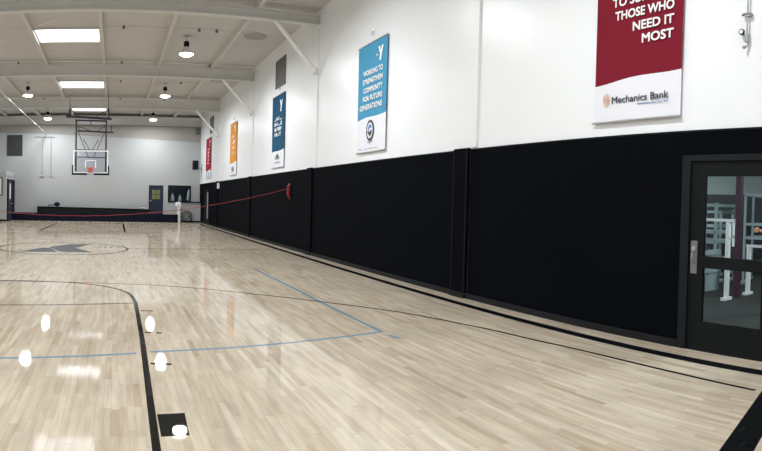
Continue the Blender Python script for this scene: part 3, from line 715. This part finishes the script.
# door in end wall
d = bpy.data.objects.new('door_2', None); C.objects.link(d); d.location = (2.66, L, 0); d['kind'] = 'structure'
part(MB().box(-.46, -.42, -.03, .08, 0, 2.32).box(.42, .46, -.03, .08, 0, 2.32).box(-.46, .46, -.03, .08, 2.27, 2.32), 'door_frame', 'navy_door', d)
mb = MB(); mb.box(-.42, -.26, 0, .05, 0, 2.27).box(.26, .42, 0, .05, 0, 2.27).box(-.26, .26, 0, .05, 0, 1.44).box(-.26, .26, 0, .05, 2.04, 2.27)
part(mb, 'door_leaf', 'navy_door', d)
part(MB().box(-.26, .26, .02, .03, 1.44, 2.04), 'door_window', 'yellow_glass', d)
part(MB().box(-.26, .26, 0, .035, 1.72, 1.75).box(-.015, .015, 0, .035, 1.44, 2.04), 'glazing_bar', 'navy_door', d)
part(MB().tube((-.35, 0, 1.33), (-.35, -.07, 1.33), .035).ball((-.35, -.08, 1.33), .05), 'knob', 'steel_plate', d, smooth=True)
# window
d = bpy.data.objects.new('window_1', None); C.objects.link(d); d.location = (4.16, L, 1.79); d['kind'] = 'structure'
part(MB().box(-.74, .74, -.04, .1, -.55, -.45).box(-.74, .74, -.04, .1, .45, .55).box(-.74, -.66, -.04, .1, -.5, .5).box(.66, .74, -.04, .1, -.5, .5), 'window_frame', 'black', d)
part(MB().box(-.28, -.25, .0, .06, -.45, .45).box(.22, .25, .0, .06, -.45, .45), 'mullion', 'black', d)
part(MB().box(-.66, .66, .03, .04, -.45, .45), 'window_pane', 'glass', d)
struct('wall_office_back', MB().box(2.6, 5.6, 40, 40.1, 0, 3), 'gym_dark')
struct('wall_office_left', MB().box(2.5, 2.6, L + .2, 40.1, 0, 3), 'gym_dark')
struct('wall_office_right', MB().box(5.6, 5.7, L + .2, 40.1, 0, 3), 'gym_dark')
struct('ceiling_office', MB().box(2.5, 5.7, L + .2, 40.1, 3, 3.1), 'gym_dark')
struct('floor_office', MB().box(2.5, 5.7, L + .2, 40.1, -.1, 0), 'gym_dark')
for x, h, lb in ((3.85, 1.85, 'pale tall shape behind the far window, left'), (4.35, 1.75, 'pale shape in the middle behind the far window'), (4.95, 2.15, 'bright pale figure shape behind the far window, right')):
    t = thing('pale_post', (x, 38.4, 0), lb, 'stand', 'pale stands behind the far window')  # pale equipment posts added to give the bright shapes behind the glass
    part(MB().tube((0, 0, 0), (0, 0, h), .03).tube((-.2, 0, .02), (.2, 0, .02), .03), 'pole', 'rack_grey', t)
    part(MB().lathe([(.17, h - .75), (.14, h - .5), (.10, h - .2), (.04, h - .08), (.02, h)], n=12), 'pale_cover', 'end_wall', t, smooth=True)
al = bpy.data.lights.new('office_fill', 'AREA'); al.size = 1; al.energy = 60; al.color = (.8, .88, 1)  # unseen fill lamp, added to brighten the pale shapes behind the window
o = bpy.data.objects.new('office_fill', al); C.objects.link(o); o.location = (4, 38.2, 2.95)
# half wall with ledge
struct('wall_half', MB().box(4.2, WW, 36.62, L, 0, 1.24), 'end_wall')
struct('trim_3', MB().box(4.0, WW, 36.56, L, 1.24, 1.31, .01), 'frame')
# drinking fountain
t = thing('drinking_fountain', (4.05, 36.35, 0), 'white pedestal drinking fountain at the end of the half wall', 'drinking fountain')
part(MB().box(-.09, .10, -.1, .15, 0, 1.05, .02), 'pedestal', 'white_paint', t)
part(MB().box(-.20, .14, -.18, .18, 1.0, 1.27, .04), 'basin', 'white_paint', t)
part(MB().path([(.0, 0, 1.27), (.0, -.02, 1.33), (-.04, -.06, 1.34)], .015), 'spout', 'steel_plate', t, smooth=True)
part(MB().box(-.03, .03, -.2, -.17, 1.08, 1.14), 'push_bar', 'steel_plate', t)
# drum fan
t = thing('drum_fan', (4.56, 36.35, 0), 'dark round drum fan on the floor before the half wall', 'fan')
part(MB().lathe([(.33, -.12), (.35, -.10), (.35, .12), (.33, .13), (.32, .1), (.32, -.1)], (0, 0, .42), 28, 'Y'), 'drum', 'fan', t, smooth=True)
mb = MB()
for r in (.08, .15, .22, .29): mb.path([(r * math.cos(a), -.12, .42 + r * math.sin(a)) for a in [2 * PI * i / 24 for i in range(24)]], .005, n=4, closed=True)
for i in range(8): mb.tube((0, -.12, .42), (.32 * math.cos(i * PI / 4), -.12, .42 + .32 * math.sin(i * PI / 4)), .005, n=4)
part(mb, 'grille', 'pipe', t)
mb = MB()
for i in range(4):
    a = i * PI / 2 + .4; c, s = math.cos(a), math.sin(a)
    mb.prism([(.05 * c - .04 * s, -.03, .42 + .05 * s + .04 * c), (.28 * c - .10 * s, -.03, .42 + .28 * s + .10 * c), (.28 * c + .08 * s, .03, .42 + .28 * s - .08 * c), (.05 * c + .04 * s, .02, .42 + .05 * s - .04 * c)], (0, .01, 0))
mb.tube((0, -.05, .42), (0, .1, .42), .06)
part(mb, 'blades', 'frame', t)
part(MB().tube((-.3, -.14, .03), (-.3, .16, .03), .02).tube((.3, -.14, .03), (.3, .16, .03), .02).tube((-.3, 0, .03), (-.3, 0, .35), .018).tube((.3, 0, .03), (.3, 0, .35), .018), 'stand', 'frame', t)
# speaker
t = thing('loudspeaker', (5.08, 36.45, 3.62), 'black box loudspeaker in the far right corner', 'loudspeaker')
part(MB().box(-.18, .17, -.16, .16, -.29, .29, .02), 'cabinet', 'black', t)
part(MB().box(-.15, .14, -.175, -.16, -.25, .25), 'grille', 'frame', t)
part(MB().tube((.15, 0, -.1), (.4, 0, -.3), .03).box(.37, .41, -.1, .1, -.5, .05), 'bracket', 'pipe', t)
t = thing('junction_box', (5.3, L + .12, 5.8), 'small grey box high in the far right corner', 'electrical box')
part(MB().box(-.14, .1, -.1, 0, -.18, .2, .01), 'housing', 'grey_vent', t)
# notice board on corner room
t = thing('notice_board', (-6.95, by, 2.1), 'black framed notice board on the corner room, cut by left edge', 'notice board')
part(MB().box(-.55, .30, -.03, -.001, -.55, .53), 'frame', 'black', t); part(MB().box(-.49, .24, -.036, -.03, -.49, .47), 'sheet', 'paper', t)

# ================================================================ weight room behind the door
struct('floor_weight_room', MB().box(5.68, 13.6, 0, 11, -.1, 0), 'rubber_floor')
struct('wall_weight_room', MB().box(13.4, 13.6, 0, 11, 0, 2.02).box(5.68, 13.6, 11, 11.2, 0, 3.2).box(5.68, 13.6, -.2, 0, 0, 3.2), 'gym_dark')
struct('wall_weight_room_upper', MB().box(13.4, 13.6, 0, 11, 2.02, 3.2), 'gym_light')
struct('ceiling_weight_room', MB().box(5.68, 13.6, 0, 11, 3.2, 3.3), 'gym_light')
for (x, y), lw in zip(((7.5, 3.0), (11, 9.3), (11, 3.0), (7.6, 8.6)), ('near right', 'far left', 'far right', 'near left')):
    t = thing('panel_light', (x, y, 3.19), 'flat ceiling light panel over the %s quarter of the weight room' % lw, 'ceiling light', 'light panels of the weight room')
    part(MB().box(-.6, .6, -.15, .15, -.05, 0), 'housing', 'white_paint', t)
    a = bpy.data.lights.new('panel', 'AREA'); a.shape = 'RECTANGLE'; a.size = 1.1; a.size_y = .25; a.energy = GYM_W; a.color = (.9, .97, 1)
    o = bpy.data.objects.new('panel', a); C.objects.link(o); o.location = (0, 0, -.06); o.parent = t
tag(MB().box(9.34, 9.45, 5.07, 5.18, 0, 3.2, .01).build('support_post', 'plum'), 'plum coloured post in the weight room, seen through the upper pane', 'post')
def rack(x, y, sx, sy, h, m, lb, bars, rz=0, r=.03):
    t = thing('power_rack', (x, y, 0), lb, 'weight rack', None)
    for i, (a, b) in enumerate(((-1, -1), (1, -1), (-1, 1), (1, 1))):
        part(MB().box(a * sx - r, a * sx + r, b * sy - r, b * sy + r, 0, h), 'upright', m, t)
    for z in bars:
        mb = MB(); mb.box(-sx, sx, -sy - r * .8, -sy + r * .8, z - r, z + r).box(-sx, sx, sy - r * .8, sy + r * .8, z - r, z + r).box(-sx - r, -sx + r, -sy, sy, z - r, z + r).box(sx - r, sx + r, -sy, sy, z - r, z + r)
        part(mb, 'rail', m, t)
    part(MB().box(-sx - .12, sx + .12, -sy - .04, -sy + .04, 0, .05).box(-sx - .12, sx + .12, sy - .04, sy + .04, 0, .05), 'foot', m, t)
    t.rotation_euler.z = rz; return t
t = thing('squat_stand', (8.95, 5.08, 0), 'white squat stand in the weight room seen through the door glass', 'weight rack')
part(MB().box(-.035, .035, -.035, .035, 0, 1.42), 'upright', 'rack_white', t)
part(MB().box(-.035, .035, .7, .77, 0, 1.42), 'upright', 'rack_white', t)
part(MB().box(-.03, .03, -.12, .9, 1.38, 1.43), 'top_rail', 'rack_white', t)
part(MB().box(-.02, .02, -.12, -.09, .95, 1.42).box(-.02, .02, -.12, 0, 1.10, 1.13), 'hook_bar', 'rack_white', t)
part(MB().box(-.14, .14, -.04, .04, 0, .05).box(-.14, .14, .7, .77, 0, .05), 'foot', 'rack_white', t)
t = thing('weight_bench', (10.35, 5.7, 0), 'dark padded bench low in the weight room before the plum post', 'bench')
part(MB().box(-.25, .5, -.16, .16, .42, .52, .03), 'seat', 'plum', t); part(MB().box(-.1, .0, -.16, .16, .5, .95, .03), 'backrest', 'plum', t)
for a in (-.2, .4): part(MB().box(a, a + .05, -.15, -.10, 0, .42).box(a, a + .05, .10, .15, 0, .42), 'leg', 'frame', t)
rack(11.4, 6.95, .45, .42, 1.75, 'rack_grey', 'pale grey rack with crossbars behind the white squat stand', (.45, .9, 1.1, 1.7))
rack(11.9, 5.75, .5, .42, 2.0, 'rack_grey', 'tall grey cable frame right of the plum post', (1.0, 1.3, 1.95), .3, .025)
rack(12.6, 7.7, .3, .5, 1.6, 'rack_grey', 'farthest grey rack at the back of the weight room', (.4, .8, 1.2, 1.55))
t = thing('squat_stand', (9.84, 5.12, 0), 'second white stand, right of the plum post, its foot in the lower pane', 'weight rack')
part(MB().box(-.035, .035, -.035, .035, 0, .95), 'upright', 'rack_white', t); part(MB().box(-.14, .14, -.04, .04, 0, .05), 'foot', 'rack_white', t); part(MB().box(-.03, .03, -.5, .05, .9, .95), 'top_rail', 'rack_white', t)
for x, y, n, lb in ((9.9, 6.9, 3, 'low grey dumbbell rack near the left of the lower pane'),):
    t = thing('dumbbell_rack', (x, y, 0), lb, 'weight rack')
    for k in range(2): part(MB().box(-.25, .25, -1.0, 1.0, .35 + k * .35, .39 + k * .35), 'shelf', 'rack_grey', t)
    for yy in (-.95, .95): part(MB().box(-.22, .22, yy - .03, yy + .03, 0, .8), 'side_frame', 'rack_grey', t)

# ---- person with outstretched forearm at the right edge of the door glass
def skin_body(name, verts, edges, radii, m, parent):
    me = bpy.data.meshes.new(name); me.from_pydata(verts, edges, []); me.materials.append(M[m])
    o = bpy.data.objects.new(name, me); C.objects.link(o)
    md = o.modifiers.new('s', 'SKIN'); md.use_smooth_shade = True
    for sv, r in zip(me.skin_vertices[0].data, radii): sv.radius = (r, r)
    me.skin_vertices[0].data[0].use_root = True
    sb = o.modifiers.new('u', 'SUBSURF'); sb.levels = 2; sb.render_levels = 2
    o.parent = parent; return o
t = thing('person', (8.6, 3.78, 0), 'person in a red top and dark shorts reaching a bare forearm forward', 'person')
V = [(0, 0, .95), (0, 0, 1.12), (0, 0, 1.32), (0, 0, 1.45), (0, .02, 1.54), (0, .03, 1.63), (0, .03, 1.72),
     (-.17, 0, 1.42), (-.20, .08, 1.18), (-.14, .34, 1.24), (-.12, .46, 1.27),
     (.17, 0, 1.42), (.21, .0, 1.15), (.20, .1, .92), (.20, .13, .84),
     (-.10, 0, .9), (-.11, .03, .50), (-.11, 0, .09), (-.11, .16, .03), (.10, 0, .9), (.11, .03, .50), (.11, 0, .09), (.11, .16, .03)]
E_ = [(0, 1), (1, 2), (2, 3), (3, 4), (4, 5), (5, 6), (3, 7), (7, 8), (8, 9), (9, 10), (3, 11), (11, 12), (12, 13), (13, 14), (0, 15), (15, 16), (16, 17), (17, 18), (0, 19), (19, 20), (20, 21), (21, 22)]
Rd = [.13, .12, .15, .09, .055, .095, .08, .06, .042, .032, .026, .06, .042, .03, .026, .085, .055, .04, .035, .085, .055, .04, .035]
skin_body('body', V, E_, Rd, 'skin', t)
skin_body('shirt', [(0, 0, .98), (0, 0, 1.12), (0, 0, 1.32), (0, 0, 1.44), (-.17, 0, 1.42), (-.195, .04, 1.30), (.17, 0, 1.42), (.20, 0, 1.28)], [(0, 1), (1, 2), (2, 3), (3, 4), (4, 5), (3, 6), (6, 7)], [.145, .14, .165, .10, .075, .06, .075, .06], 'red_shirt', t)
skin_body('shorts', [(0, 0, .98), (0, 0, .9), (-.10, 0, .85), (-.11, .02, .55), (.10, 0, .85), (.11, .02, .55)], [(0, 1), (1, 2), (2, 3), (1, 4), (4, 5)], [.14, .13, .105, .085, .105, .085], 'shorts', t)
part(MB().ball((0, .01, 1.71), .105, (.95, 1.05, .85)), 'hair', 'hair', t, smooth=True)
part(MB().prism([(-.012, .12, 1.63), (.012, .12, 1.63), (0, .12, 1.68)], (0, .03, 0)), 'nose', 'skin', t)
for s in (-1, 1): part(MB().ball((s * .035, .118, 1.675), .012), 'eye', 'ink', t)
for k, ln in enumerate((.065, .075, .07, .055)):
    z = 1.30 - k * .019
    skin_body('finger', [(-.12, .47, z), (-.125, .50, z), (-.14, .50 + ln * .6, z - .005), (-.11, .50 + ln * .75, z - .01)], [(0, 1), (1, 2), (2, 3)], [.01, .009, .008, .007], 'skin', t)
skin_body('thumb', [(-.11, .46, 1.29), (-.09, .50, 1.31), (-.10, .54, 1.315)], [(0, 1), (1, 2)], [.011, .010, .008], 'skin', t)
